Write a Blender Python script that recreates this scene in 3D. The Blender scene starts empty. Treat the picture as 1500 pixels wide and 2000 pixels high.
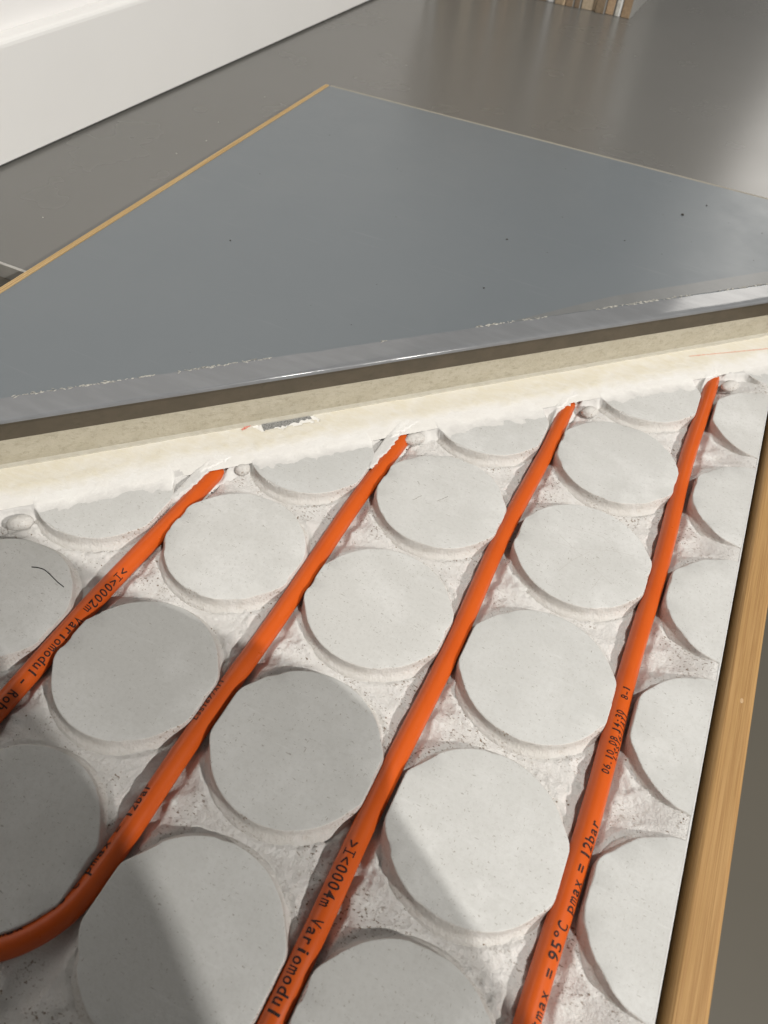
import bpy, bmesh, math, random
import numpy as np
from mathutils import Vector, Matrix

random.seed(7)
rng = np.random.default_rng(11)
S = 0.001                                     # everything below is written in millimetres
sc = bpy.context.scene
col = sc.collection

# ------------------------------------------------------------------ camera
cam_data = bpy.data.cameras.new('camera')
cam = bpy.data.objects.new('camera', cam_data)
col.objects.link(cam)
right = Vector((0.90392532, 0.42054166, 0.07786998))
down = Vector((0.35855519, -0.64588935, -0.67399193))
fwd = Vector((-0.23314629, 0.63715906, -0.73462313))
CAM = Vector((90.57, -257.25, 377.16))
cam.matrix_world = Matrix((
    (right.x, -down.x, -fwd.x, CAM.x * S),
    (right.y, -down.y, -fwd.y, CAM.y * S),
    (right.z, -down.z, -fwd.z, CAM.z * S),
    (0, 0, 0, 1)))
cam_data.sensor_fit = 'VERTICAL'
cam_data.sensor_height = 36.0
cam_data.sensor_width = 27.0
cam_data.lens = 1507.1 / 2000 * 36.0
cam_data.clip_start = 0.01
cam_data.clip_end = 50
cam_data.dof.use_dof = True
cam_data.dof.focus_distance = 0.50
cam_data.dof.aperture_fstop = 14.0
sc.camera = cam

# ------------------------------------------------------------------ light
sc.view_settings.view_transform = 'Standard'
sc.view_settings.look = 'None'
sc.view_settings.exposure = 0.0
sc.view_settings.gamma = 1.0
world = bpy.data.worlds.new('World')
sc.world = world
world.use_nodes = True
bg = world.node_tree.nodes['Background']
bg.inputs['Color'].default_value = (1.0, 0.97, 0.935, 1)
bg.inputs['Strength'].default_value = 0.14


def lamp_point(name, slope, dist, radius, watts, color):
    """A small showroom lamp; slope = horizontal run per unit of height towards the lamp."""
    d = Vector((slope[0], slope[1], 1.0)).normalized()
    p = Vector((0, 0, 0)) + d * dist
    ld = bpy.data.lights.new(name, 'POINT')
    ld.energy = watts
    ld.shadow_soft_size = radius
    ld.color = color
    o = bpy.data.objects.new(name, ld)
    col.objects.link(o)
    o.location = p
    return p


HIGH = lamp_point('high_lamp', (0.45, -0.12), 3.5, 0.012, 272, (1.0, 0.965, 0.915))
LOW = lamp_point('low_lamp', (1.42, -0.45), 3.5, 0.010, 362, (1.0, 0.965, 0.915))

wl = bpy.data.lights.new('far_window_light', 'AREA')
wl.shape = 'RECTANGLE'
wl.size = 0.5
wl.size_y = 1.2
wl.energy = 8.0
wl.color = (1.0, 0.96, 0.9)
wo = bpy.data.objects.new('far_window_light', wl)
col.objects.link(wo)
wo.location = (0.42, 4.6, 1.8)
wo.rotation_euler = (Vector((0.0, 0.2, 0)) - wo.location).to_track_quat('-Z', 'Y').to_euler()


# ------------------------------------------------------------------ helpers
def tag(o, label=None, cat=None, group=None, kind=None):
    if label: o['label'] = label
    if cat: o['category'] = cat
    if group: o['group'] = group
    if kind: o['kind'] = kind
    return o


def link(name, me, mat=None, parent=None, loc=(0, 0, 0)):
    o = bpy.data.objects.new(name, me)
    col.objects.link(o)
    if mat is not None:
        me.materials.clear()
        me.materials.append(mat)
    o.location = [c * S for c in loc]
    if parent: o.parent = parent
    return o


def mesh_np(name, v, f, smooth=True):
    """v: n x 3 in mm, f: list / array of faces."""
    me = bpy.data.meshes.new(name)
    v = np.asarray(v, float) * S
    if isinstance(f, np.ndarray):
        n, k = f.shape
        me.vertices.add(len(v)); me.vertices.foreach_set('co', v.astype(np.float32).ravel())
        me.loops.add(n * k); me.loops.foreach_set('vertex_index', f.astype(np.int32).ravel())
        me.polygons.add(n)
        me.polygons.foreach_set('loop_start', np.arange(0, n * k, k, dtype=np.int32))
        me.update(calc_edges=True)
    else:
        me.from_pydata(v.tolist(), [], f)
    me.polygons.foreach_set('use_smooth', np.full(len(me.polygons), smooth))
    me.validate()
    me.update()
    return me


def empty(name, loc=(0, 0, 0)):
    o = bpy.data.objects.new(name, None)
    col.objects.link(o)
    o.location = [c * S for c in loc]
    o.empty_display_size = 0.02
    return o


def prism(name, pts, z0, z1, bevel=0.0, seg=2, smooth=False):
    """Solid with polygon outline pts (mm), from z0 to z1, edges rounded."""
    bm = bmesh.new()
    lo = [bm.verts.new((x * S, y * S, z0 * S)) for x, y in pts]
    hi = [bm.verts.new((x * S, y * S, z1 * S)) for x, y in pts]
    n = len(pts)
    bm.faces.new(lo[::-1]); bm.faces.new(hi)
    for i in range(n):
        bm.faces.new((lo[i], lo[(i + 1) % n], hi[(i + 1) % n], hi[i]))
    bmesh.ops.recalc_face_normals(bm, faces=bm.faces)
    if bevel > 0:
        bmesh.ops.bevel(bm, geom=list(bm.edges), offset=bevel * S, segments=seg, profile=0.5, affect='EDGES', clamp_overlap=True)
    me = bpy.data.meshes.new(name)
    bm.to_mesh(me); bm.free()
    if smooth or bevel > 0:
        for p in me.polygons: p.use_smooth = False
    return me


def box(name, a, b, bevel=0.0, seg=2):
    return prism(name, [(a[0], a[1]), (b[0], a[1]), (b[0], b[1]), (a[0], b[1])], a[2], b[2], bevel, seg)


def vnoise(x, y, seed=0):
    """Smooth 2-D value noise in 0..1, vectorised."""
    xi = np.floor(x).astype(np.int64); yi = np.floor(y).astype(np.int64)
    fx = x - xi; fy = y - yi
    fx = fx * fx * (3 - 2 * fx); fy = fy * fy * (3 - 2 * fy)

    def h(a, b):
        n = (a * 374761393 + b * 668265263 + seed * 1442695041) & 0xFFFFFFFF
        n = ((n ^ (n >> 13)) * 1274126177) & 0xFFFFFFFF
        n = (n ^ (n >> 16)) & 0xFFFF
        return n / 65535.0
    return (h(xi, yi) * (1 - fx) + h(xi + 1, yi) * fx) * (1 - fy) + (h(xi, yi + 1) * (1 - fx) + h(xi + 1, yi + 1) * fx) * fy


def fbm(x, y, scale, seed=0, oct=3):
    s = 0; a = 1; t = 0
    for k in range(oct):
        s = s + a * vnoise(x / scale * 2 ** k + 31.7 * k, y / scale * 2 ** k + 17.3 * k, seed + k)
        t += a; a *= 0.5
    return s / t


def sstep(a, b, x):
    t = np.clip((x - a) / (b - a), 0, 1)
    return t * t * (3 - 2 * t)


# ------------------------------------------------------------------ materials
class Mat:
    def __init__(self, name, color=(.5, .5, .5), rough=.6, spec=.5, metallic=0.0):
        self.m = bpy.data.materials.new(name)
        self.m.use_nodes = True
        self.nt = self.m.node_tree
        self.b = self.nt.nodes['Principled BSDF']
        self.b.inputs['Base Color'].default_value = (*color, 1)
        self.b.inputs['Roughness'].default_value = rough
        self.b.inputs['Specular IOR Level'].default_value = spec
        self.b.inputs['Metallic'].default_value = metallic
        self.color = color
        self.last = None
        self.vec = None

    def n(self, t, **kw):
        nd = self.nt.nodes.new(t)
        for k, v in kw.items(): setattr(nd, k, v)
        return nd

    def l(self, a, b): self.nt.links.new(a, b)

    def coords(self, scale=(1, 1, 1), rot=(0, 0, 0), random_offset=False):
        tc = self.n('ShaderNodeTexCoord')
        out = tc.outputs['Object']
        if random_offset:
            oi = self.n('ShaderNodeObjectInfo')
            ml = self.n('ShaderNodeMath', operation='MULTIPLY'); ml.inputs[1].default_value = 7.31
            self.l(oi.outputs['Random'], ml.inputs[0])
            ad = self.n('ShaderNodeVectorMath', operation='ADD')
            self.l(out, ad.inputs[0]); self.l(ml.outputs[0], ad.inputs[1])
            out = ad.outputs[0]
        mp = self.n('ShaderNodeMapping')
        mp.inputs['Scale'].default_value = scale
        mp.inputs['Rotation'].default_value = rot
        self.l(out, mp.inputs['Vector'])
        return mp.outputs['Vector']

    def noise(self, vec, scale, detail=3, rough=.55):
        nd = self.n('ShaderNodeTexNoise')
        nd.inputs['Scale'].default_value = scale
        nd.inputs['Detail'].default_value = detail
        nd.inputs['Roughness'].default_value = rough
        self.l(vec, nd.inputs['Vector'])
        return nd.outputs['Fac']

    def ramp(self, fac, stops):
        r = self.n('ShaderNodeValToRGB')
        e = r.color_ramp.elements
        while len(e) < len(stops): e.new(0.5)
        for el, (p, c) in zip(e, stops):
            el.position = p
            el.color = (c, c, c, 1) if isinstance(c, (int, float)) else (*c, 1)
        self.l(fac, r.inputs['Fac'])
        return r.outputs['Color']

    def mix(self, fac, color):
        """Lay another colour over what is there, by fac."""
        mx = self.n('ShaderNodeMix', data_type='RGBA')
        if isinstance(fac, (int, float)): mx.inputs['Factor'].default_value = fac
        else: self.l(fac, mx.inputs['Factor'])
        if self.last is None: mx.inputs[6].default_value = (*self.color, 1)
        else: self.l(self.last, mx.inputs[6])
        mx.inputs[7].default_value = (*color, 1)
        self.last = mx.outputs[2]
        self.l(self.last, self.b.inputs['Base Color'])
        return self

    def bump(self, height, strength=.3, dist=.001):
        bp = self.n('ShaderNodeBump')
        bp.inputs['Strength'].default_value = strength
        bp.inputs['Distance'].default_value = dist
        self.l(height, bp.inputs['Height'])
        if self.b.inputs['Normal'].is_linked:
            self.l(self.b.inputs['Normal'].links[0].from_socket, bp.inputs['Normal'])
        self.l(bp.outputs['Normal'], self.b.inputs['Normal'])
        return self

    def rough(self, fac, lo, hi):
        mr = self.n('ShaderNodeMapRange')
        mr.inputs['To Min'].default_value = lo
        mr.inputs['To Max'].default_value = hi
        self.l(fac, mr.inputs['Value'])
        self.l(mr.outputs['Result'], self.b.inputs['Roughness'])
        return self


def mat_disc():
    M = Mat('gypsum_fibre_face', (.575, .572, .550), .6, .35)
    v = M.coords(random_offset=True)
    M.mix(M.ramp(M.noise(v, 22, 5, .6), [(.46, 0), (.66, .8)]), (.66, .658, .64))
    oi = M.n('ShaderNodeObjectInfo')
    M.mix(M.ramp(oi.outputs['Random'], [(0, 0), (1, .45)]), (.50, .51, .50))
    M.mix(M.ramp(M.noise(v, 9, 6, .65), [(.57, 0), (.68, .7)]), (.70, .70, .685))
    M.mix(M.ramp(M.noise(v, 420, 4, .7), [(.45, 0), (.75, .4)]), (.45, .445, .42))
    sw = M.coords(scale=(.12, 1, 1), rot=(0, 0, .25), random_offset=True)
    M.mix(M.ramp(M.noise(sw, 500, 2), [(.60, 0), (.80, .35)]), (.68, .685, .67))
    st = M.coords(scale=(1, 3.2, 1), rot=(0, 0, .5), random_offset=True)
    M.mix(M.ramp(M.noise(st, 330, 1), [(.715, 0), (.76, .65)]), (.27, .25, .22))
    st2 = M.coords(scale=(2.6, 1, 1), rot=(0, 0, 1.1), random_offset=True)
    M.mix(M.ramp(M.noise(st2, 560, 1), [(.71, 0), (.76, .7)]), (.26, .23, .19))
    M.bump(M.noise(v, 900, 3), .2, .0008)
    M.bump(M.noise(sw, 420, 2), .12, .0006)
    M.bump(M.noise(v, 45, 2), .15, .0008)
    return M.m


def gritty(name, c, light, dark, speck):
    M = Mat(name, c, .9, .15)
    v = M.coords(random_offset=False)
    M.mix(M.ramp(M.noise(v, 70, 5, .65), [(.42, 0), (.62, .7)]), light)
    M.mix(M.ramp(M.noise(v, 260, 5, .75), [(.52, 0), (.70, .55)]), dark)
    st = M.coords(scale=(1, 1.5, 1), rot=(0, 0, .3))
    # grit gathers in patches
    pa = M.ramp(M.noise(v, 34, 3), [(.47, 0), (.60, 1)])
    sp = M.ramp(M.noise(st, 560, 2), [(.575, 0), (.68, 1.0)])
    ml = M.n('ShaderNodeMath', operation='MULTIPLY')
    M.l(pa, ml.inputs[0]); M.l(sp, ml.inputs[1])
    M.mix(ml.outputs[0], speck)
    M.bump(M.noise(v, 900, 4, .75), .6, .0014)
    M.bump(M.noise(v, 300, 5, .7), .5, .0022)
    return M.m


def mat_groove():
    return gritty('milled_gypsum', (.69, .675, .65), (.73, .72, .70), (.59, .56, .515), (.22, .165, .12))


def mat_wall():
    return gritty('milled_disc_side', (.655, .635, .60), (.70, .685, .66), (.52, .48, .43), (.30, .235, .175))


def thin_edge(M, v, z0, z1, under):
    """Where the coat thins out, what lies under it shows through."""
    sep = M.n('ShaderNodeSeparateXYZ'); M.l(M.coords(), sep.inputs[0])
    mr = M.n('ShaderNodeMapRange')
    mr.inputs['From Min'].default_value = z0; mr.inputs['From Max'].default_value = z1
    mr.inputs['To Min'].default_value = .95; mr.inputs['To Max'].default_value = 0
    M.l(sep.outputs[2], mr.inputs['Value'])
    M.mix(mr.outputs[0], under)


def mat_filler():
    M = Mat('white_filler', (.83, .82, .79), .8, .2)
    v = M.coords()
    M.mix(M.ramp(M.noise(v, 35, 4), [(.4, 0), (.68, .7)]), (.78, .76, .725))
    sx = M.coords(scale=(1, 3.5, 1), rot=(0, 0, -math.radians(45)))
    M.mix(M.ramp(M.noise(sx, 220, 3), [(.58, 0), (.8, .5)]), (.70, .68, .64))
    thin_edge(M, v, -.00005, .00035, (.61, .60, .58))
    M.bump(M.noise(v, 420, 4, .65), .35, .001)
    return M.m


def mat_cream():
    M = Mat('cream_levelling_coat', (.725, .68, .56), .75, .25)
    sx = M.coords(scale=(1, 4, 1), rot=(0, 0, -math.radians(45)))
    M.mix(M.ramp(M.noise(sx, 90, 4), [(.4, 0), (.7, .75)]), (.76, .73, .65))
    M.mix(M.ramp(M.noise(sx, 300, 4, .7), [(.56, 0), (.8, .45)]), (.60, .54, .42))
    thin_edge(M, sx, .0005, .0011, (.80, .785, .75))
    M.bump(M.noise(sx, 260, 4, .65), .4, .001)
    return M.m


def mat_plain(name, c, rough=.6, spec=.4, c2=None, scale=60, amt=.6, bump=0, stretch=None, rot=(0, 0, 0)):
    M = Mat(name, c, rough, spec)
    if c2:
        v = M.coords(scale=stretch or (1, 1, 1), rot=rot)
        f = M.noise(v, scale, 4)
        M.mix(M.ramp(f, [(.38, 0), (.68, amt)]), c2)
        if bump: M.bump(M.noise(v, scale * 4, 4), bump, .0006)
    return M.m


def mat_wood(name, c, c2, c3, axis='y', scale=1.0):
    M = Mat(name, c, .6, .3)
    sc_ = (1, .012, 1) if axis == 'y' else (.012, 1, 1)
    v = M.coords(scale=sc_, random_offset=True)
    big = M.coords(scale=(1, .15, 1), random_offset=True)
    M.mix(M.ramp(M.noise(big, 90 * scale, 4), [(.40, 0), (.64, .7)]), c2)
    M.mix(M.ramp(M.noise(v, 620 * scale, 3, .6), [(.44, 0), (.56, .75)]), c3)
    M.mix(M.ramp(M.noise(v, 1500 * scale, 2), [(.52, 0), (.64, .6)]), c2)
    M.bump(M.noise(v, 700 * scale, 3), .4, .0008)
    return M.m


def mat_pipe():
    M = Mat('orange_pipe', (.56, .092, .009), .36, .45)
    v = M.coords()
    M.mix(M.ramp(M.noise(v, 30, 3), [(.4, 0), (.7, .5)]), (.50, .070, .006))
    st = M.coords(scale=(1, .05, 1))
    M.mix(M.ramp(M.noise(st, 900, 3), [(.6, 0), (.75, .2)]), (.66, .13, .02))
    M.mix(M.ramp(M.noise(v, 240, 4, .7), [(.64, 0), (.78, .25)]), (.62, .26, .13))
    M.rough(M.noise(v, 90, 3), .22, .42)
    M.bump(M.noise(v, 300, 3), .06, .0006)
    return M.m


def mat_ink():
    M = Mat('black_ink', (.022, .012, .010), .55, .3)
    v = M.coords()
    M.mix(M.ramp(M.noise(v, 700, 3), [(.56, 0), (.74, .8)]), (.22, .035, .010))
    return M.m


MW = mat_wall()
MD, MG, MF, MCR, MP, MI = mat_disc(), mat_groove(), mat_filler(), mat_cream(), mat_pipe(), mat_ink()

# ------------------------------------------------------------------ the setting: floors, wall, skirting
M_floor = Mat('satin_floor', (.143, .140, .130), .25, .5)
v = M_floor.coords()
M_floor.mix(M_floor.ramp(M_floor.noise(v, 3, 3), [(.4, 0), (.65, .5)]), (.152, .149, .139))
M_floor.rough(M_floor.noise(v, 9, 3), .23, .30)
FZ = 25.0
fl = link('floor', prism('floor', [(-2400, 147.9), (-371.6, 147.9), (-371.6, 635.5), (2400, 635.5), (2400, 6500), (-2400, 6500)], FZ - 16, FZ, .6), M_floor.m)
tag(fl, kind='structure')
edge = link('floor_edge', box('floor_edge', (-2400, 144.8, FZ - 16), (-371.6, 147.7, FZ + .3), .3),
            mat_plain('edge_trim', (.42, .41, .38), .35, .5, (.34, .33, .31), 60), fl)
tag(link('dark_floor', box('dark_floor', (-2400, -600, FZ - 30), (-372.5, 144.4, FZ - 12), .5),
         mat_plain('dark_floor', (.075, .068, .055), .4, .4, (.085, .078, .064), 8)), kind='structure')
lf = link('lower_floor', prism('lower_floor', [(-3000, -3500), (3000, -3500), (3000, 1500), (-3000, 1500)], -330, -300),
          mat_plain('lower_floor', (.115, .105, .085), .45, .35, (.107, .098, .08), 5, .6))
tag(lf, kind='structure')
# front of the step, down to the lower floor
tag(link('step_riser', box('step_riser', (-2400, 1450, -299.7), (2400, 1480, FZ - 16.3)),
         mat_plain('riser', (.12, .11, .09), .5, .3)), kind='structure')

WHITE = mat_plain('white_lacquer', (.735, .73, .715), .45, .4, (.72, .715, .70), 12, .6, .05)
wall_angle = math.atan2(-36.5, 762.7)              # the wall runs 2.7 degrees off the board's long side
sk = empty('skirting_board', (-535.6, 274.3, FZ))
tag(sk, 'broad white skirting board with a rounded bright top edge along the floor', 'skirting board')
sk.rotation_euler = (0, 0, wall_angle)
prof = [(0, 3), (0, 95.5), (-.5, 98), (-1.7, 99.9), (-3.8, 101), (-7, 101.4), (-17, 102), (-17, 3)]
pv, pf = [], []
ys = np.linspace(-900, 3000, 14)
for yy in ys:
    for (px, pz) in prof: pv.append((px, yy, pz))
k = len(prof)
for i in range(len(ys) - 1):
    for j in range(k):
        a = i * k + j; b = i * k + (j + 1) % k
        pf.append((a, b, b + k, a + k))
pf.append(tuple(range(k))[::-1]); pf.append(tuple(range((len(ys) - 1) * k, len(ys) * k)))
bd = link('board', mesh_np('board', pv, pf, False), WHITE, sk)
link('base_recess', box('base_recess', (-14, -900, .3), (-3, 3000, 2.8)), mat_plain('dark_gap', (.12, .12, .115), .8, .2), sk)  # contact shade below the skirting, painted as a dark strip
wall = link('wall', box('wall', (-60, -900, .3), (-17.3, 3000, 900)), mat_plain('wall_paint', (.78, .77, .76), .8, .2, (.76, .75, .74), 10))
wall.location = sk.location
wall.rotation_euler = (0, 0, wall_angle)
tag(wall, 'off-white painted wall rising behind the white skirting board', 'wall')

# ------------------------------------------------------------------ the panel with its discs
RD = 44.0
XR = 194.8                                     # cut edge of the panel on the right


def disc_outline(seed, n=144):
    th = np.linspace(0, 2 * np.pi, n, endpoint=False)
    t = np.abs((np.degrees(th) + 90) % 180 - 90)            # degrees from the +-x axis
    flat = 43.55 / np.cos(np.radians(np.minimum(t, 30)))
    r = RD + 1.35 * np.exp(-((t - 19) / 8.0) ** 2)
    r = np.where(t < 19, np.minimum(r, flat), r)
    r = r + 0.14 * (fbm(th * 6 + seed * 13, th * 0 + seed, 1.0, seed) - .5) + 0.10 * (vnoise(th * 22 + seed, th * 0 + 3.3, seed + 5) - .5)
    return th, r


def disc_mesh(name, seed, clip=None):
    th, r = disc_outline(seed)
    chip = sstep(.66, .84, vnoise(th * 4 + seed * 3, th * 0 + 9.1, seed + 20)) * .7
    rings = [(-14, 0.0), (-1.0, 0.0), (-.42, -.10), (-.10, -.42), (0.0, -1.0), (.2, -3.2), (.45, -4.9), (1.1, -6.3), (2.3, -7.4), (3.9, -8.2), (4.1, -13.8)]
    tt = np.abs((np.degrees(th) + 90) % 180 - 90)
    foot = sstep(14, 42, tt)
    v = [(0, 0, 0)]
    for k, (dr, z) in enumerate(rings):
        rr = r + (dr if dr < .3 else .3 + (dr - .3) * foot) - (chip * (1 if 1 <= k <= 4 else 0))
        if k >= 5: rr = rr + .3 * (vnoise(th * 9 + seed, th * 0 + z, seed + 2) - .5)
        zz = z - (chip * .35 if 2 <= k <= 3 else 0)
        for a, b, c in zip(rr * np.cos(th), rr * np.sin(th), np.broadcast_to(zz, th.shape)): v.append((a, b, c))
    n = len(th); f = []
    for i in range(n): f.append((0, 1 + i, 1 + (i + 1) % n))
    for k in range(len(rings) - 1):
        for i in range(n):
            a = 1 + k * n + i; b = 1 + k * n + (i + 1) % n
            f.append((a, a + n, b + n, b))
    me = mesh_np(name, v, f, True)
    me.materials.append(MD); me.materials.append(MW)
    me.polygons.foreach_set('material_index', np.array([0] * (n * 3) + [1] * (len(me.polygons) - n * 3), dtype=np.int32))
    if clip is not None:
        bm = bmesh.new(); bm.from_mesh(me)
        bmesh.ops.bisect_plane(bm, geom=list(bm.verts) + list(bm.edges) + list(bm.faces), dist=1e-7,
                               plane_co=(clip * S, 0, 0), plane_no=(1, 0, 0), clear_outer=True)
        bm.to_mesh(me); bm.free()
    return me


panel = empty('heating_floor_sample', (0, 0, -18))
tag(panel, 'pale gypsum fibre heating board with round raised discs and milled grooves', 'heating board')
X0, Y0, Y1 = -364.0, -352.0, 470.0
DIAG = 253.0                                   # the layers above end along the line y = x + DIAG


def groove_height(X, Y):
    cx = np.round(X / 100) * 100; cy = np.round(Y / 100) * 100
    ux = X - cx; uy = Y - cy
    d = np.hypot(ux, uy)
    dx = 50 - np.abs(ux)                        # distance to the pipe run
    dy = 50 - np.abs(uy)                        # distance to the cross run
    grain = fbm(X, Y, 9, 3, 4) - .5
    fine = fbm(X, Y, 2.2, 8, 2) - .5
    slow = fbm(X, Y, 34, 5, 2) - .5
    mound = -7.3 + 1.5 * grain + 1.6 * slow
    cxh = -13.0 + (dx / 6.3) ** 2 * 3.0
    # cross runs: smooth shallow troughs, sunk deeper in some places than in others
    cyh = -8.6 + (dy / 6.6) ** 2 * 2.0 + 2.0 * slow
    k = .45
    z = -np.log(np.exp(-mound / k) + np.exp(-np.minimum(cxh, 4) / k) + np.exp(-np.minimum(cyh, 4) / k)) * k
    smooth = np.exp(-(mound - z).clip(0, 9) * 1.4)      # 1 on the rough mounds, 0 in the smooth troughs
    # rounded scoops beside the crossings, with thin lips between them
    sx = np.abs(dy) - 10 - 2 * grain
    scoop = np.exp(-((dx - 9) / 5.0) ** 2 - (sx / 5.0) ** 2)
    z = z - 2.6 * scoop
    z = z + 1.5 * np.exp(-((dx - 8) / 6) ** 2 - (dy / 1.5) ** 2) * (vnoise(X / 9, Y / 9, 41) > .35)
    # ring left by the cutter at the foot of every disc
    w = d - 47.6
    z = z - .7 * np.exp(-(np.clip(w, 0, 9) / 1.0) ** 2) + .4 * np.exp(-((w - 2.6) / 1.3) ** 2)
    patch = sstep(.42, .60, fbm(X, Y, 26, 21, 2))
    pits = sstep(.66, .80, fbm(X, Y, 3.4, 47, 2)) * patch
    z = z + fine * (.35 + 1.25 * patch * smooth) + grain * .5 - .9 * pits * smooth
    z = np.where(d < 45.0, np.minimum(z, -12), z)
    z = np.minimum(z, -4.6)
    t = sstep(XR - 30, XR - 1.0, X)
    return z * (1 - t) + t * (-1.0 + .5 * grain + .3 * fine)


step = 1.0
xs = np.arange(X0, XR + .01, step); xs[-1] = XR
ysg = np.arange(Y0, Y1, step)
GX, GY = np.meshgrid(xs, ysg)
GZ = groove_height(GX, GY)
nx, ny = len(xs), len(ysg)
idx = np.arange(nx * ny).reshape(ny, nx)
q = np.stack([idx[:-1, :-1], idx[:-1, 1:], idx[1:, 1:], idx[1:, :-1]], -1).reshape(-1, 4)
keep = (GY[:-1, :-1] - GX[:-1, :-1] < DIAG + 40).reshape(-1)
gv = np.stack([GX, GY, GZ], -1).reshape(-1, 3) + np.array([0, 0, 18.0])
link('groove_floor', mesh_np('groove_floor', gv, q[keep]), MG, panel)
# panel body below the grooves
link('panel_body', prism('panel_body', [(X0, Y0 - .3), (XR - .3, Y0 - .3), (XR - .3, Y1), (XR - 60, Y1), (X0, X0 + DIAG + 60)], 0, 3.0, .2),
     mat_plain('panel_edge', (.64, .63, .60), .8, .2, (.58, .56, .52), 120, .6, .2), panel)
# thin pale strip on the cut right side of the panel
ev, ef = [], []
yy = np.arange(Y0, XR + DIAG, 2.0)
for yv in yy:
    j_ = .35 * float(vnoise(np.array(yv / 7), np.array(2.), 71))
    ev += [(XR - .05, yv, 14.0), (XR - .05, yv, 17.0 - j_), (XR + .35, yv, 17.3 - j_), (XR + 1.1, yv, 17.1 - j_), (XR + 1.4, yv, 16.4), (XR + 1.4, yv, 0)]
for i in range(len(yy) - 1):
    for j in range(5):
        a = i * 6 + j
        ef.append((a, a + 6, a + 7, a + 1))
link('edge_strip', mesh_np('edge_strip', ev, ef), mat_plain('edge_strip', (.60, .60, .59), .6, .3, (.50, .49, .47), 200, .6, .3), panel)

DISC = {}
variants = [disc_mesh('disc', s) for s in (1, 4, 9, 15)]
cuts = [disc_mesh('cut_disc', s, XR - 200.0) for s in (22, 27, 31)]
n_d = 0
for j in range(-3, 5):
    for i in range(-3, 3):
        cx, cy = i * 100, j * 100
        if cy - cx > DIAG + 30: continue
        me = cuts[n_d % 3] if i == 2 else variants[(i * 3 + j * 5) % 4]
        d = link('disc', me, None, panel, (cx, cy, 18))
        DISC[(i, j)] = d
        if i != 2 and (i + j) % 2 and (i, j) not in ((0, 1), (1, 1)): d.rotation_euler = (0, 0, math.pi)
        n_d += 1

# ------------------------------------------------------------------ pipes
PR = 5.7
PZ = -6.1


def resample(pts, ds=1.5):
    p = np.asarray(pts, float)
    seg = np.hypot(*np.diff(p, axis=0).T[:2])
    s = np.concatenate([[0], np.cumsum(seg)])
    t = np.arange(0, s[-1], ds)
    return np.stack([np.interp(t, s, p[:, k]) for k in range(3)], 1), t


def u_pipe(xa, xb, yend_a, yend_b, ybend, seed):
    """Down along x = xa from the far end, round one disc, back up along x = xb."""
    pts = []
    zf = lambda y, ye: PZ - 1.6 * float(sstep(-40, -4, np.array(y - ye)))
    wob = lambda y, s: .9 * math.sin(y / 31.8 + s) * (1 if y < 400 else 0) + .5 * math.sin(y / 57 + 2 * s)
    y = yend_a
    while y > ybend:
        pts.append((xa + wob(y, seed) * sstep(0, 40, np.array(y - ybend)), y, zf(y, yend_a))); y -= 2
    cxm = (xa + xb) / 2; r = (xb - xa) / 2
    for a in np.linspace(math.pi, 2 * math.pi, 70):
        pts.append((cxm + r * math.cos(a), ybend + r * math.sin(a), PZ))
    y = ybend + 2
    while y < yend_b:
        pts.append((xb + wob(y, seed + 2) * sstep(0, 40, np.array(y - ybend)), y, zf(y, yend_b))); y += 2
    p, s = resample(pts)
    # smooth the path
    for _ in range(6): p[1:-1] = (p[:-2] + 2 * p[1:-1] + p[2:]) / 4
    s = np.concatenate([[0], np.cumsum(np.linalg.norm(np.diff(p, axis=0), axis=1))])
    return p, s


def frames(p):
    t = np.gradient(p, axis=0); t[:, 2] = 0
    t /= np.linalg.norm(t, axis=1)[:, None]
    left = np.stack([-t[:, 1], t[:, 0], np.zeros(len(t))], 1)
    return t, left


def tube(name, p, n=28):
    t, left = frames(p)
    up = np.array([0, 0, 1.0])
    v = []
    for k in range(len(p)):
        rr = PR * (1 + .006 * math.sin(k * .21))
        for a in range(n):
            ang = 2 * math.pi * a / n
            v.append(p[k] + rr * (math.cos(ang) * left[k] + math.sin(ang) * up))
    m = len(p); f = []
    for k in range(m - 1):
        for a in range(n):
            b = (a + 1) % n
            f.append((k * n + a, (k + 1) * n + a, (k + 1) * n + b, k * n + b))
    f.append(tuple(range(n))); f.append(tuple(range((m - 1) * n, m * n))[::-1])
    me = mesh_np(name, v, f)
    bm = bmesh.new(); bm.from_mesh(me); bmesh.ops.recalc_face_normals(bm, faces=bm.faces); bm.to_mesh(me); bm.free()
    return me


GLYPH = {}


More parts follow.
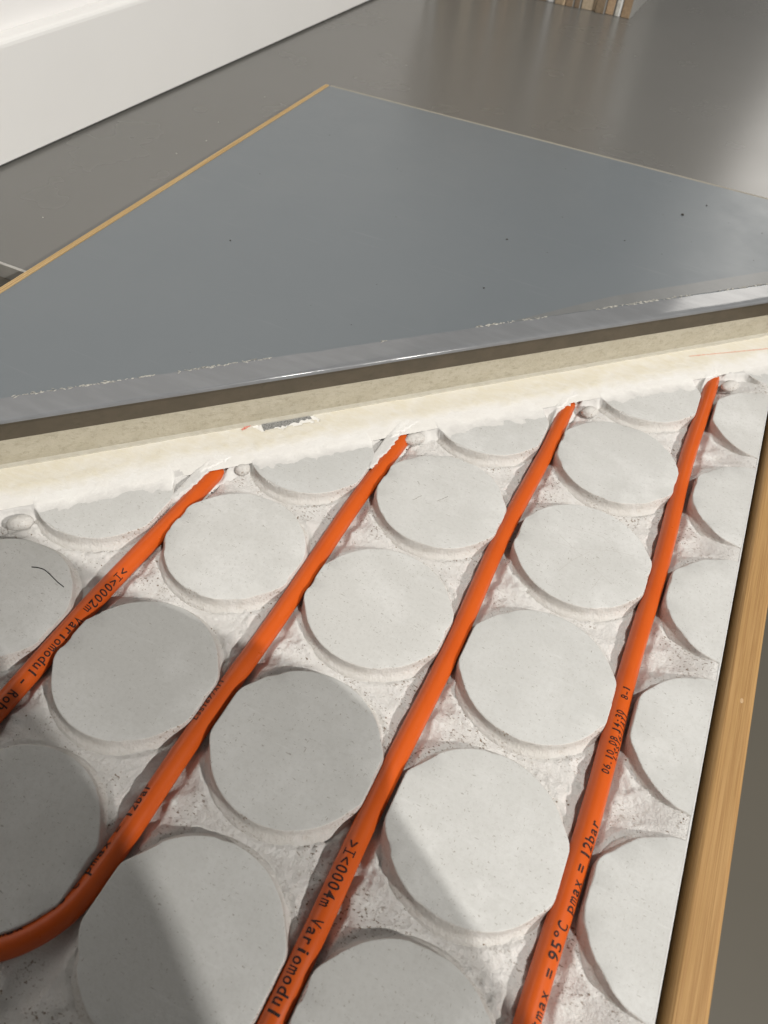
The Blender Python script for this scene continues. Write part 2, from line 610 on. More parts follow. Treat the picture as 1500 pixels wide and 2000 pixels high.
def glyph(ch):
    if ch not in GLYPH:
        c = bpy.data.curves.new('g', 'FONT'); c.body = ch; c.size = 1.0; c.resolution_u = 3; c.offset = 0.018
        o = bpy.data.objects.new('g', c); col.objects.link(o)
        dg = bpy.context.evaluated_depsgraph_get(); dg.update()
        me = bpy.data.meshes.new_from_object(o.evaluated_get(dg))
        bm = bmesh.new(); bm.from_mesh(me)
        bmesh.ops.triangulate(bm, faces=bm.faces)
        for k in range(-2, 12):
            g = list(bm.verts) + list(bm.edges) + list(bm.faces)
            bmesh.ops.bisect_plane(bm, geom=g, dist=1e-5, plane_co=(0, k * .1, 0), plane_no=(0, 1, 0))
        bm.verts.index_update()
        if ch == 'I':                            # printed with serifs
            bm.clear()
            for (xa_, xb_, ya_, yb_) in ((.18, .27, .08, .62), (0, .45, .62, .70), (0, .45, 0, .08)):
                for k in range(6):
                    y0_, y1_ = ya_ + (yb_ - ya_) * k / 6, ya_ + (yb_ - ya_) * (k + 1) / 6
                    bm.faces.new([bm.verts.new(c_) for c_ in ((xa_, y0_, 0), (xb_, y0_, 0), (xb_, y1_, 0), (xa_, y1_, 0))])
            bm.verts.index_update()
        vv = np.array([(a.co.x, a.co.y) for a in bm.verts]); ff = [[q.index for q in fa.verts] for fa in bm.faces]
        bm.free(); bpy.data.objects.remove(o); bpy.data.curves.remove(c); bpy.data.meshes.remove(me)
        GLYPH[ch] = (vv, ff)
    return GLYPH[ch]


def print_on(parent, p, s, text, s0, s1, phi, height, slant=0.0):
    """Monospaced print, from arc length s0 to s1, its middle phi degrees left of the crown of the pipe."""
    t, left = frames(p)
    pitch = (s1 - s0) / len(text)
    V, F = [], []
    for i, ch in enumerate(text):
        if ch == ' ': continue
        vv, ff = glyph(ch)
        w0, w1 = vv[:, 0].min(), vv[:, 0].max()
        w = max(w1 - w0, .30 if ch in 'Iil1.:,°-=' else .45)
        kx = min(pitch * .80 / w, height * 1.7)
        jx, jy = random.uniform(-.05, .05), random.uniform(-.06, .06)
        X = s0 + (i + .5) * pitch + (vv[:, 0] - (w0 + w1) / 2) * kx + (vv[:, 1] - .35) * slant * height + jx
        Yc = (vv[:, 1] - .36) * height * 1.38 + jy
        k = np.interp(X, s, np.arange(len(s)))
        P = np.stack([np.interp(k, np.arange(len(s)), p[:, c]) for c in range(3)], 1)
        L = np.stack([np.interp(k, np.arange(len(s)), left[:, c]) for c in range(3)], 1)
        ang = math.radians(phi) + Yc / PR
        r = PR * 1.006 + .05
        base = len(V)
        W = P + r * (np.sin(ang)[:, None] * L + np.cos(ang)[:, None] * np.array([0, 0, 1.0]))
        V += W.tolist(); F += [[base + a for a in fa] for fa in ff]
    return link('printed_text', mesh_np('printed_text', V, F, False), MI, parent)


def s_at(p, s, y, half):
    m = len(p) // 2
    sel = slice(0, m) if half == 'a' else slice(m, None)
    k = np.argmin(np.abs(p[sel, 1] - y)) + (0 if half == 'a' else m)
    return s[k]


# left loop: rows x = -150 and x = -50, bent round the disc at (-100, -200)
pL, sL = u_pipe(-150.3, -51.0, 74, 172, -198, 0.4)
pipeL = link('heating_pipe', tube('heating_pipe', pL), MP)
tag(pipeL, 'orange plastic heating pipe looping round the shaded disc at lower left', 'pipe', 'orange heating pipes')
a = lambda y: s_at(pL, sL, y, 'a')
b = lambda y: s_at(pL, sL, y, 'b')
print_on(pipeL, pL, sL, '>I<0002m', a(-48), a(-83), 42, 5.4)
print_on(pipeL, pL, sL, 'Variomodul', a(-88), a(-130), 42, 5.4)
print_on(pipeL, pL, sL, '-', a(-132), a(-137), 40, 5.4)
print_on(pipeL, pL, sL, 'Rohr 11,6x1,5', a(-140), a(-193), 40, 5.4)
sb = b(-168)
print_on(pipeL, pL, sL, '12bar', sb, sb + 19, 42, 5.4)
print_on(pipeL, pL, sL, '=', sb - 8, sb - 4, 44, 5.4)
print_on(pipeL, pL, sL, 'pmax', sb - 29, sb - 12, 52, 5.4)
print_on(pipeL, pL, sL, 'tmax = 95°C', sb - 78, sb - 33, 54, 5.4)
print_on(pipeL, pL, sL, 'LSS167/A11', b(-112), b(-84), 34, 3.3, .25)

# right loop: rows x = 50 and x = 150
pR, sR = u_pipe(48.9, 148.4, 268, 370, -298, 1.7)
pipeR = link('heating_pipe', tube('heating_pipe', pR), MP)
tag(pipeR, 'orange plastic heating pipe running as the two right-hand rows beside the wooden bar', 'pipe', 'orange heating pipes')
a = lambda y: s_at(pR, sR, y, 'a')
b = lambda y: s_at(pR, sR, y, 'b')
print_on(pipeR, pR, sR, '>I<0004m', a(-129.5), a(-162.5), -4, 6.0)
print_on(pipeR, pR, sR, 'Variomodul', a(-167.5), a(-209), -4, 6.0)
print_on(pipeR, pR, sR, '- Rohr 11,6x1,5', a(-212), a(-280), -4, 6.0)
print_on(pipeR, pR, sR, 'tmax', b(-165.5), b(-149), -28, 5.6)
print_on(pipeR, pR, sR, '=', b(-144.5), b(-139.8), -24, 5.6)
print_on(pipeR, pR, sR, '95°C', b(-136.5), b(-119.5), -20, 5.6)
print_on(pipeR, pR, sR, 'pmax', b(-115), b(-98.5), -24, 5.6)
print_on(pipeR, pR, sR, '=', b(-95.5), b(-90.5), -20, 5.6)
print_on(pipeR, pR, sR, '12bar', b(-87), b(-66), -22, 5.6)
print_on(pipeR, pR, sR, '06.10.08 14:30', b(-40.5), b(0), -4, 4.3)
print_on(pipeR, pR, sR, 'LSS167/A11', b(-30), b(-1), -40, 3.3, .25)
print_on(pipeR, pR, sR, '8-1', b(6.5), b(16.5), -6, 4.3)

# ------------------------------------------------------------------ filler skim along the diagonal
filler = empty('filler_strip', (0, 180, 0))
tag(filler, 'white and cream filler strip trowelled over the discs along the diagonal edge', 'filler')


def add(name, me, mat):
    o = link(name, me, mat, filler)
    o.location = (0, -180 * S, 0)
    return o


r2 = math.sqrt(2)


def diag(a_, b_):                                # a_: along the diagonal, b_: y - x (towards the slab)
    return (a_ / r2 - b_ / 2), (a_ / r2 + b_ / 2)


LUMPS = [(-228.5, -47.5, 8.5, 5.5), (-157.0, 25.5, 3.4, 3.6), (-133.0, 61.0, 5.5, 4.0), (-41.5, 150.5, 8.0, 5.0), (67.0, 249.0, 7.5, 4.8), (164.0, 344.0, 8.0, 5.0)]


def filler_edge(A):
    return 182 + 12 * (fbm(A, A * 0 + 2, 60, 51, 2) - .5) + 7 * (fbm(A, A * 0 + 7, 9, 52, 3) - .5)


AA = np.arange(-330, 470, .9); BB = np.concatenate([np.arange(158, 212, .8), np.arange(212, 262, 2.5)])
A2, B2 = np.meshgrid(AA, BB)
FX, FY = diag(A2, B2)
e = filler_edge(A2)
w = (B2 - e) / r2
ux = FX - np.round(FX / 100) * 100; uy = FY - np.round(FY / 100) * 100
dd = np.hypot(ux, uy)
in_groove = sstep(43.5, 45.5, dd)
# on the discs a feather edge, over the grooves a thick rounded front that stands further back
back = in_groove * (5.0 + 5 * (vnoise(FX / 14, FY / 14, 77) - .4))
w2 = w - back
feather = np.clip(w / 11.0, -1.2, 1) * .40 - .02 + .32 * (fbm(FX, FY, 5, 61, 4) - .5) + .5 * (fbm(FX, FY, 22, 62, 2) - .5)
front = -np.sqrt(np.clip(1 - np.clip((w2 + 1.0) / 4.5, 0, 1), 0, 1)) * 7.5 + .1
front = np.where(w2 < -1.0, -7.4 + (w2 + 1.0) * 1.4, front)
zF = feather * (1 - in_groove) + (front + .5 * (fbm(FX, FY, 5, 63, 3) - .5)) * in_groove
deep = sstep(8, 22, w)
zF = zF * (1 - deep) + deep * (.45 + .35 * (fbm(FX, FY, 18, 66, 3) - .5))
# sag over grooves
zF = zF - in_groove * .35 * (1 - sstep(20, 40, w))
# over each pipe the filler climbs gently and raggedly, so that the pipe runs out in a point
for xp in (-150.3, -51.0, 48.9, 148.4):
    ramp = -8.5 + 9.2 * sstep(-3, 15, w - (FX - xp) * .9 + 7 * (fbm(FX, FY, 6, 86, 2) - .5)) + 2.2 * (fbm(FX, FY, 2.2, 88, 3) - .5)
    k_ = 1 - sstep(5.5, 9.5, np.abs(FX - xp - .8))
    zF = zF * (1 - k_) + np.minimum(ramp, .5) * k_
# smears that run down over the left flank of the two left-hand pipe rows
for xp, reach in ((-150.3, 13.0), (-51.0, 22.0)):
    rag = 9 * (fbm(FX, FY, 3.0, 68, 3) - .5)
    lim = 2.6 * sstep(-reach * .55, 0, w) - 2.2            # how far across the pipe the smear reaches
    m_ = sstep(-reach, -reach + 4, w + rag) * (1 - sstep(-.8, .8, FX - xp + rag * .55 - lim)) * sstep(xp - 12, xp - 8, FX)
    zF = np.maximum(zF, np.where(m_ > .02, -7 + 7.0 * m_ + .1 * (fbm(FX, FY, 2, 69, 2) - .5), -99))
zF = np.where((dd < 43) & (w < -6), -3, zF)
FIXR = FX > XR - .2
n1, n2 = A2.shape
idx = np.arange(n1 * n2).reshape(n1, n2)
q = np.stack([idx[:-1, :-1], idx[:-1, 1:], idx[1:, 1:], idx[1:, :-1]], -1).reshape(-1, 4)
bad = (FIXR | (zF < -9.0)).reshape(-1)
keep = ~bad[q].all(1)
FXc = np.minimum(FX, XR)
add('white_skim', mesh_np('white_skim', np.stack([FXc, FY, zF], -1).reshape(-1, 3), q[keep]), MF)

# small rounded plaster lumps squeezed out where the filler meets the grooves
for n_, (lx, ly, la, lb) in enumerate(LUMPS):
    bm = bmesh.new()
    bmesh.ops.create_icosphere(bm, subdivisions=4, radius=1.0)
    for v_ in bm.verts:
        c_ = v_.co.copy()
        k_ = 1 + .28 * (float(fbm(np.array(c_.x * 2 + n_ * 5), np.array(c_.y * 2 + c_.z), 1.2, 70 + n_, 3)) - .5)
        v_.co = Vector((c_.x * la * k_ * S, c_.y * lb * k_ * S, c_.z * 4.2 * k_ * S))
    me = bpy.data.meshes.new('plaster_lump'); bm.to_mesh(me); bm.free()
    for p_ in me.polygons: p_.use_smooth = True
    o = link('plaster_lump', me, MW, filler)
    o.location = (lx * S, (ly - 180) * S, -3.6 * S)
    o.rotation_euler = (0, 0, math.radians(45))

# cream coat on top, ragged towards the white
BB = np.concatenate([np.arange(196, 226, .9), np.arange(226, 257, 2.0)])
A2, B2 = np.meshgrid(AA, BB)
FX, FY = diag(A2, B2)
e2 = 211 + 10 * (fbm(A2, A2 * 0 + 12, 90, 81, 2) - .5) + 9 * (fbm(A2, A2 * 0 + 4, 12, 82, 3) - .5)
w = (B2 - e2) / r2
zC = np.clip(w / 8, -2, 1) * .45 + .55 + .55 * (fbm(FX, FY, 7, 83, 4) - .5) + .3 * (fbm(FX, FY, 25, 84, 2) - .5)
chipx, chipy = -128.0, 114.5
# a chip where the coat has come off down to grey
ca, cb = (FX + FY) / r2, FY - FX
chip = (np.abs(ca - (chipx + chipy) / r2) < 22 + 14 * (vnoise(FX / 4, FY / 4, 91) - .5)) & (cb > 239 + 9 * (vnoise(FX / 4, FY / 4, 93) - .5)) & (cb < 249 + 5 * (vnoise(FX / 4, FY / 4, 95) - .5))
zC = np.where(chip, .05, zC)
n1, n2 = A2.shape
idx = np.arange(n1 * n2).reshape(n1, n2)
q = np.stack([idx[:-1, :-1], idx[:-1, 1:], idx[1:, 1:], idx[1:, :-1]], -1).reshape(-1, 4)
bad = (FX > XR + 1).reshape(-1)
keep = ~bad[q].any(1)
add('cream_coat', mesh_np('cream_coat', np.stack([np.minimum(FX, XR), FY, zC], -1).reshape(-1, 3), q[keep]), MCR)
# the grey fleck that shows in the chip
M_fleck = Mat('grey_fleck', (.30, .30, .29), .8, .2)
vv_ = M_fleck.coords()
M_fleck.mix(M_fleck.ramp(M_fleck.noise(vv_, 900, 3, .7), [(.48, 0), (.62, .85)]), (.10, .10, .10))
fp = []
for t_ in np.linspace(-1, 1, 22): fp.append(((chipx + chipy) / r2 + 18.5 * t_ + random.uniform(-.6, .6), 240.5 + 3.4 * t_ + random.uniform(-1.9, 1.9)))
for t_ in np.linspace(1, -1, 22): fp.append(((chipx + chipy) / r2 + 18.5 * t_ + random.uniform(-.6, .6), 249.6 - 1.5 * t_ * t_ + random.uniform(-1.4, .8)))
add('grey_fleck', prism('grey_fleck', [diag(*c) for c in fp], .3, .95), M_fleck.m)
# red pencil marks
RED = mat_plain('red_pencil', (.62, .12, .09), .7, .2, (.72, .42, .33), 700, 1.0)
PINK = mat_plain('faint_red_pencil', (.74, .36, .28), .7, .2, (.74, .60, .48), 500, 1.0)


def ribbon(name, pts, width, mat, z=1.4):
    v, f = [], []
    p = np.asarray(pts, float)
    t = np.gradient(p, axis=0); t /= np.linalg.norm(t, axis=1)[:, None]
    for k in range(len(p)):
        nrm = np.array([-t[k, 1], t[k, 0]]) * width / 2 * random.uniform(.6, 1.2)
        v += [(*(p[k] + nrm), z), (*(p[k] - nrm), z)]
    for k in range(len(p) - 1): f.append((2 * k, 2 * k + 1, 2 * k + 3, 2 * k + 2))
    return mesh_np(name, v, f)


add('red_pencil_line', ribbon('red_pencil_line', [(125 + t_ * 72, 361 + t_ * 58.5) for t_ in np.linspace(0, 1, 20)], 1.3, PINK, 1.45), PINK)
add('red_pencil_tick', ribbon('red_pencil_tick', [(-152.4 + t_ * 2.6, 91.4 + t_ * 8.6) for t_ in np.linspace(0, 1, 6)], 2.2, RED, 1.35), RED)

# ------------------------------------------------------------------ the layered slab with the grey covering
ZT = 39.0
slab = empty('floor_slab', (-75, 360, 0))
tag(slab, 'layered floor slab with smooth grey top cut off diagonally above the discs', 'floor slab')


def sadd(name, me, mat, parent=None):
    o = link(name, me, mat, parent or slab)
    if parent is None: o.location = (75 * S, -360 * S, 0)
    return o


XL, XS, YB = -364.8, 212.0, 628.8


def slab_poly(off):
    return [(XL, XL + DIAG + off), (XS, XS + DIAG + off), (XS, YB), (XL, YB)]


M_beige = Mat('beige_screed', (.42, .385, .30), .7, .3)
vv_ = M_beige.coords(scale=(1, 1, 1.6), rot=(0, 0, -math.radians(45)))
M_beige.mix(M_beige.ramp(M_beige.noise(vv_, 60, 5), [(.40, 0), (.62, .7)]), (.47, .435, .35))
M_beige.mix(M_beige.ramp(M_beige.noise(vv_, 200, 5, .75), [(.50, 0), (.68, .75)]), (.31, .28, .21))
M_beige.mix(M_beige.ramp(M_beige.noise(vv_, 900, 3, .7), [(.55, 0), (.72, .5)]), (.54, .51, .43))
M_beige.bump(M_beige.noise(vv_, 500, 5), .4, .001)
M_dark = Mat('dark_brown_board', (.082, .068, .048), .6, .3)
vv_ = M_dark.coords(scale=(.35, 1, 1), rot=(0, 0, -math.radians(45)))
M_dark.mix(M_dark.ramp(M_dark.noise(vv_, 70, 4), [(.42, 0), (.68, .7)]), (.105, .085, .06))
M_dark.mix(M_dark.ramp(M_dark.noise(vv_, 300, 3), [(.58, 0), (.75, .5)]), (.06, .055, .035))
M_grey = Mat('grey_covering', (.146, .165, .179), .33, .5)
vv_ = M_grey.coords()
M_grey.mix(M_grey.ramp(M_grey.noise(vv_, 5, 3), [(.35, 0), (.65, .7)]), (.154, .172, .184))
sc_ = M_grey.coords(scale=(.05, 1, 1), rot=(0, 0, .9))
M_grey.mix(M_grey.ramp(M_grey.noise(sc_, 260, 2), [(.66, 0), (.80, .25)]), (.23, .245, .25))
M_grey.rough(M_grey.noise(vv_, 18, 5, .65), .26, .42)
M_grey.bump(M_grey.noise(vv_, 500, 3), .03, .0005)
M_film = Mat('edge_film', (.185, .192, .200), .16, .5)
vv_ = M_film.coords(rot=(0, 0, -math.radians(45)), scale=(.25, 1, 1))
M_film.mix(M_film.ramp(M_film.noise(vv_, 120, 4), [(.42, 0), (.7, .6)]), (.22, .228, .237))
M_film.rough(M_film.noise(vv_, 90, 4), .05, .20)
M_film.bump(M_film.noise(vv_, 60, 3), .12, .0012)
M_film2 = mat_plain('worn_film', (.165, .17, .17), .3, .5, (.19, .195, .195), 60, .6, .05)

sadd('screed_layer', prism('screed_layer', slab_poly(0), -17.5, 22.0, .25), M_beige.m)
sadd('board_layer', prism('board_layer', slab_poly(-.35), 22.15, 36.4, .2), M_dark.m)  # dark brown band between the screed and the grey covering
sadd('grey_covering', prism('grey_covering', slab_poly(-1.2), 36.5, ZT, .45, 3), M_grey.m)
# lighter glossy film along the front edge, rolled over the lip
fv, ff = [], []
fa = np.linspace(-470, 560, 260)
prof = [(-2.3, ZT - 2.4), (-2.45, ZT - 1.2), (-2.2, ZT - .3), (-1.4, ZT + .22), (0, ZT + .42), (6, ZT + .42), (14, ZT + .40), None]
for A in fa:
    bx = np.interp(A, [-330, -130, -10, 180, 460], [29.0, 30.5, 30.0, 29.5, 27.5]) + 1.4 * (vnoise(np.array(A / 8), np.array(3.), 5) - .5)
    for q_ in prof:
        db, z_ = q_ if q_ else (bx, ZT + .34)
        x_, y_ = diag(A, DIAG + db)
        fv.append((min(max(x_, XL), XS + 1), y_, z_ + .12 * (vnoise(np.array(A / 25), np.array(db / 9), 8) - .5)))
k = len(prof)
for i in range(len(fa) - 1):
    for j in range(k - 1):
        ff.append((i * k + j, (i + 1) * k + j, (i + 1) * k + j + 1, i * k + j + 1))
film = sadd('edge_film', mesh_np('edge_film', fv, ff), M_film.m)
tag(film, 'lighter glossy strip along the front edge of the grey top')
# second, darker torn film that widens to the right
tp = [diag(A, DIAG + 30.5 + .8 * (vnoise(np.array(A / 6), np.array(1.), 3) - .5)) for A in np.linspace(180, 470, 60)]
tp += [diag(A, np.interp(A, [180, 280, 450, 470], [DIAG + 31.2, 303.4, 308.7, 309])) for A in np.linspace(470, 180, 20)]
sadd('torn_film', prism('torn_film', [(min(x_, XS - .5), y_) for x_, y_ in tp if x_ < XS + 5], ZT + .06, ZT + .22), M_film2)
# crumbs of old glue along the film's back edge
bm = bmesh.new()
for k in range(520):
    A = random.uniform(-330, 440)
    dens = float(fbm(np.array(A), np.array(5.), 40, 14, 2))
    if dens < .42 + (.12 if 60 < A < 150 else 0): continue
    off = 30.2 + random.gauss(0, .9)
    x_, y_ = diag(A, DIAG + off)
    L = random.uniform(.5, 2.6) * (1.6 if A < -200 else 1); wd = random.uniform(.25, .7); h_ = random.uniform(.15, .45)
    ang = math.radians(45) + random.gauss(0, .35)
    m = Matrix.Translation((x_ * S, y_ * S, (ZT + .35) * S)) @ Matrix.Rotation(ang, 4, 'Z') @ Matrix.Diagonal((L * S, wd * S, h_ * S, 1))
    bmesh.ops.create_icosphere(bm, subdivisions=1, radius=1.0, matrix=m)
me = bpy.data.meshes.new('glue_crumbs'); bm.to_mesh(me); bm.free()
tag(sadd('glue_crumbs', me, mat_plain('dried_glue', (.50, .49, .44), .45, .5, (.16, .155, .14), 600, 1.0)), kind='stuff')
# fine lip of sealant at the foot of the screed face
SEAL = mat_plain('sealant', (.55, .53, .46), .6, .4, (.46, .43, .36), 150, .7, .1)
lipp = [diag(A, DIAG - 4.4 - 1.6 * float(fbm(np.array(A), np.array(1.), 22, 33, 3))) for A in np.linspace(-330, 466, 300)]
lipp += [diag(466, DIAG - .4), diag(-330, DIAG - .4)]
sadd('sealant_bead', prism('sealant_bead', [(min(x_, XR), y_) for x_, y_ in lipp], .2, 2.0), SEAL)

# plywood edging of the tray, built from its plies
PLY = [mat_wood('ply_light', (.50, .36, .18), (.56, .41, .22), (.42, .28, .12)),
       mat_wood('ply_dark', (.36, .22, .08), (.42, .27, .11), (.30, .17, .06))]
ply = empty('plywood_edging', (-368, 260, -17))
tag(ply, 'thin layered plywood edging along the left side of the grey slab', 'edging')
for k in range(5):
    x0 = -369.4 + k * .89
    o = link('ply', box('ply', (x0, XL + DIAG - 30, -17), (x0 + .87, YB + .2, ZT + (.9, .7, 1.0, .75, .9)[k]), .08, 1), PLY[k % 2], ply)
    o.location = (368 * S, -260 * S, 17 * S)
PLYB = mat_plain('weathered_ply', (.30, .28, .235), .7, .3, (.36, .33, .27), 90)
back = empty('plywood_back_edging', (-75, YB + 3, -17))
tag(back, 'thin pale plywood edging behind the far edge of the grey slab', 'edging')
for k in range(4):
    y0 = YB + .35 + k * 1.22
    o = link('ply', box('ply', (-364.7, y0, -17), (XS, y0 + 1.2, ZT - (.5, .7, .6, .8)[k]), .08, 1), PLYB, back)
    o.location = (75 * S, -(YB + 3) * S, 17 * S)

# ------------------------------------------------------------------ wooden bar on the right
WOOD = mat_wood('pine_bar', (.40, .237, .092), (.445, .27, .113), (.325, .18, .068), 'y', 1.6)
bar = empty('wooden_bar', (214, 0, -60))
tag(bar, 'straight light brown wooden bar along the right edge of the panel', 'wooden bar')
bme = box('bar', (202.6, -420, -58), (219.5, 640, -6.0), 3.0, 4)
ob = link('bar', bme, WOOD, bar); ob.location = (-214 * S, 0, 60 * S)
for p_ in bme.polygons: p_.use_smooth = False
kn = mat_plain('pale_dent', (.55, .40, .25), .7, .3, (.49, .31, .15), 300, .9)
for (x_, y_, r_, s_) in ((212.0, 42, .8, 2.2),):
    pts = [(x_ + r_ * (1 + .2 * random.random()) * math.cos(t_), y_ + s_ * r_ * math.sin(t_)) for t_ in np.linspace(0, 2 * math.pi, 14, endpoint=False)]
    o = link('dent', prism('dent', pts, -5.99, -5.93), kn, bar); o.location = (-214 * S, 0, 60 * S)
# gap between bar and panel: its shade painted as a near-black strip
gap = link('gap_tape', box('gap_tape', (197.0, -418, -58), (201.6, 446, -21), .3), mat_plain('dark_tape', (.035, .03, .025), .7, .3))
tag(gap, 'dark strip sunk in the gap between panel and wooden bar', 'strip')

# plinth that carries the sample, hidden under it
tag(link('plinth', box('plinth', (-330, -330, -299.5), (185, 600, -20), 1.5), mat_plain('plinth', (.2, .19, .17), .6, .3)),
    'plain plinth under the heating panel', 'plinth')

# ------------------------------------------------------------------ upright sample boards in the background
tones = [(a_ * .80, b_ * .82, c_ * .86) for a_, b_, c_ in ((.33, .24, .15), (.46, .37, .26), (.20, .14, .09), (.27, .20, .13), (.72, .70, .66), (.40, .30, .19), (.30, .21, .13), (.24, .17, .11), (.52, .41, .28), (.26, .19, .12), (.48, .33, .2), (.60, .57, .50), (.36, .25, .15))]
wid = [18, 9, 13, 16, 11, 15, 12, 9, 20, 14, 13, 8, 14]
names = ['brown', 'tan', 'dark brown', 'brown', 'white', 'light brown', 'brown', 'dark brown', 'pale tan', 'dark brown', 'reddish tan', 'cream', 'grey-backed brown']
order = ['first', 'second', 'third', 'fourth', 'fifth', 'sixth', 'seventh', 'eighth', 'ninth', 'tenth', 'eleventh', 'twelfth', 'thirteenth', 'fourteenth',
         'fifteenth', 'sixteenth', 'seventeenth', 'eighteenth', 'nineteenth', 'twentieth', 'twenty-first', 'twenty-second', 'twenty-third', 'twenty-fourth', 'twenty-fifth', 'twenty-sixth', 'twenty-seventh', 'twenty-eighth', 'twenty-ninth', 'thirtieth']
x = -128.7
k = 0
GREYSIDE = mat_plain('grey_laminate', (.30, .295, .28), .35, .5, (.28, .275, .26), 10)
while x > -575:
    i = (12 - k) % 13
    w_ = wid[i] * 1.16
    dy = random.uniform(-5, 7) if k else 0
    h_ = random.uniform(330, 380)
    c = tones[i]
    m_ = mat_wood('board_%s' % names[i].replace(' ', '_'), c, tuple(min(1, q_ * 1.2) for q_ in c), tuple(q_ * .8 for q_ in c), 'y', .4)
    t = empty('sample_board', (x - w_ / 2, 1375, FZ))
    tag(t, '%s upright sample board edge, %s from the right end of the row' % (names[i], order[k]), 'sample board', 'sample boards standing in a row')
    if k % 3 == 1:
        o1 = link('core', box('core', (-w_ / 2, -142 + dy, .3), (w_ / 2 - 4, 150, h_), .6), m_, t)
        o2 = link('face_sheet', box('face_sheet', (w_ / 2 - 3.8, -141 + dy, .3), (w_ / 2 - .6, 150, h_), .3), mat_plain('face', tuple(min(.75, q_ * 1.7) for q_ in c), .4, .4), t)
    else:
        o1 = link('core', box('core', (-w_ / 2, -142 + dy, .3), (w_ / 2 - 2.2, 150, h_), .6), m_, t)
        o2 = link('face_sheet', box('face_sheet', (w_ / 2 - 2.0, -141.5 + dy, .3), (w_ / 2 - .4, 150, h_), .2), GREYSIDE, t)
    x -= w_ + random.uniform(.3, 1.2)
    k += 1

# ------------------------------------------------------------------ small things
HAIR = mat_plain('hair', (.02, .018, .015), .5, .4)
hp = np.array([(-195.2, -73.4), (-191.5, -72.0), (-188.2, -71.4), (-183.8, -72.2), (-179.4, -73.6), (-174, -75.2), (-169, -76.2)])
t_ = np.linspace(0, 6, 40)
hx = np.interp(t_, range(7), hp[:, 0]); hy = np.interp(t_, range(7), hp[:, 1])
for _ in range(4): hx[1:-1] = (hx[:-2] + 2 * hx[1:-1] + hx[2:]) / 4; hy[1:-1] = (hy[:-2] + 2 * hy[1:-1] + hy[2:]) / 4
hv, hf = [], []
for k in range(40):
    for a_ in range(6):
        hv.append((hx[k] + .16 * math.cos(a_ * math.pi / 3 + .5), hy[k] + .28 * math.sin(a_ * math.pi / 3), .25 + .2 * math.sin(a_ * math.pi / 3) + .15 * math.sin(k * .3) ** 2))
for k in range(39):
    for a_ in range(6): hf.append((k * 6 + a_, k * 6 + (a_ + 1) % 6, k * 6 + 6 + (a_ + 1) % 6, k * 6 + 6 + a_))
tag(link('hair', mesh_np('hair', hv, hf), HAIR), 'short curved black hair lying on the disc at the left edge', 'hair')

# scratches on two discs
SCR = mat_plain('scratch', (.20, .18, .155), .8, .2, (.5, .48, .45), 900, .9)
SCRL = mat_plain('faint_scratch', (.47, .455, .43), .8, .2, (.58, .57, .55), 700, .9)
for pts, w_, m_ in (([(-16.6, 89.6), (-15.2, 92.0), (-14.6, 93.6), (-12.8, 96.2)], .45, SCR), ([(-1.6, 96.6), (.4, 99.6), (1.6, 101.6), (3.2, 104.4)], .42, SCR), ([(-20.9, 107.6), (-19.8, 106.8), (-18.4, 105.0)], .4, SCR),
                    ([(82, 108), (104, 95), (123, 84)], .35, SCRL), ([(78, 100), (96, 102), (118, 112), (131, 114)], .3, SCRL), ([(90, 78), (96, 92), (104, 104)], .3, SCRL), ([(85, 118), (108, 121), (124, 110)], .3, SCRL), ([(112, 72), (116, 88)], .3, SCRL)):
    p_ = np.array(pts, float); tt = np.linspace(0, len(p_) - 1, 14)
    pp = np.stack([np.interp(tt, range(len(p_)), p_[:, 0]), np.interp(tt, range(len(p_)), p_[:, 1])], 1) + rng.normal(0, .1, (14, 2))
    host = (0, 1) if pts[0][0] < 30 else (1, 1)
    o = link('scratch', ribbon('scratch', pp - np.array(host) * 100.0, w_, m_, .04), m_, DISC[host])

# dust and grit: one loose scatter on the slab, one on the panel
def grit(name, spots, mat, zfun):
    bm = bmesh.new()
    for (x_, y_, r_) in spots:
        m = Matrix.Translation((x_ * S, y_ * S, (zfun(x_, y_) + r_ * .4) * S)) @ Matrix.Rotation(random.uniform(0, 6), 4, 'Z') @ Matrix.Diagonal((r_ * S * random.uniform(.8, 1.5), r_ * S, r_ * S * .6, 1))
        bmesh.ops.create_icosphere(bm, subdivisions=1, radius=1.0, matrix=m)
    me = bpy.data.meshes.new(name); bm.to_mesh(me); bm.free()
    return link(name, me, mat)


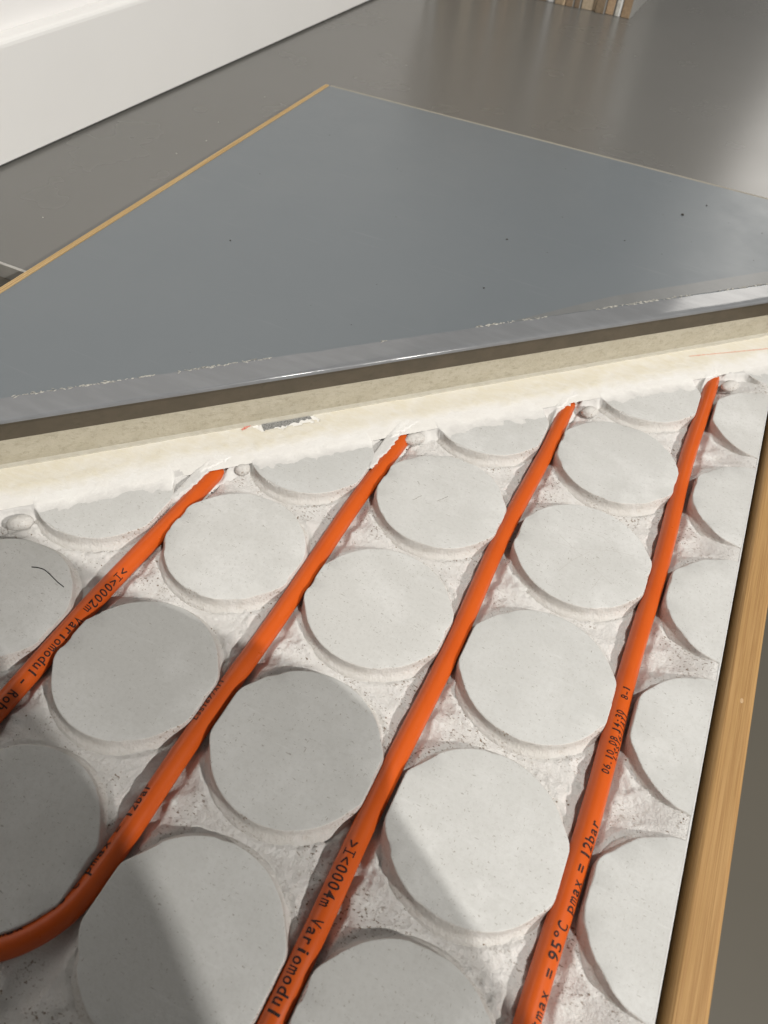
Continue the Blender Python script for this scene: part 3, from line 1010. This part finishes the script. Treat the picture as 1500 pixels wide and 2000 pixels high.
spots = [(74.3, 539.2, 1.5), (92.5, 574.6, .9), (-50.1, 304.4, .9), (35.3, 453.9, .6), (-60.1, 393.6, .9), (-264.8, 257.2, .7)]
for k in range(26):
    x_ = random.uniform(-340, 190); y_ = random.uniform(max(0, x_ + 300), 620) if x_ + 300 < 620 else 600
    spots.append((x_, y_, random.uniform(.2, .5)))
tag(grit('dust_specks', spots, mat_plain('dark_dust', (.06, .055, .05), .8, .2), lambda a_, b_: ZT), 'scattered dark dust specks on the grey slab top', 'dust', kind='stuff')
spots = [(random.uniform(-440, -382), random.uniform(170, 640), random.uniform(.4, .8)) for k in range(9)]
tag(grit('floor_specks', spots, mat_plain('pale_dust', (.5, .48, .44), .8, .2), lambda a_, b_: FZ), 'few pale specks on the floor beside the plywood edging', 'dust', kind='stuff')
spots = []
for k in range(13000):
    x_ = random.uniform(-290, 192); y_ = random.uniform(-260, 400)
    if y_ - x_ > 172: continue
    rd = math.hypot(x_ - round(x_ / 100) * 100, y_ - round(y_ / 100) * 100)
    if rd < 46.5: continue
    if vnoise(np.array(x_ / 22), np.array(y_ / 22), 17) < (.38 if rd < 49.5 else .56): continue
    spots.append((x_, y_, random.choice((.16, .2, .25, .3, .3, .5))))
tag(grit('groove_grit', spots, mat_plain('brown_grit', (.15, .11, .075), .9, .2, (.45, .39, .33), 900, .8),
         lambda a_, b_: float(groove_height(np.array([[a_]]), np.array([[b_]]))[0, 0])), 'loose brown grit lying in the milled grooves', 'grit', kind='stuff')

# ------------------------------------------------------------------ added board out of view, outlined so its shadow falls on the lower left
HS = 0.70


def toward(p, lamp):
    P = Vector((p[0] * S, p[1] * S, 0)); d = lamp - P
    q_ = P + d * (HS / d.z)
    return (q_.x / S, q_.y / S)


e1 = [toward(p_, HIGH) for p_ in ((-420, -70), (-330, -62), (-220, -52), (-130, -58), (-60, -58), (-8, -54), (32, -66), (46, -86), (59, -107), (115, -141), (180, -184))]
e2 = [toward(p_, LOW) for p_ in ((-150, -136), (-98, -153), (-61, -168), (-38, -180), (-9, -196), (25, -218), (75, -255))]
poly = e1 + e2 + [(e2[-1][0] + 60, -1000), (e1[0][0], -1000)]
sh = link('shade_board', prism('shade_board', poly, HS / S, HS / S + 5), mat_plain('grey_card', (.3, .3, .29), .8, .2))
tag(sh, 'grey shade board held above the lower left of the panel', 'board')
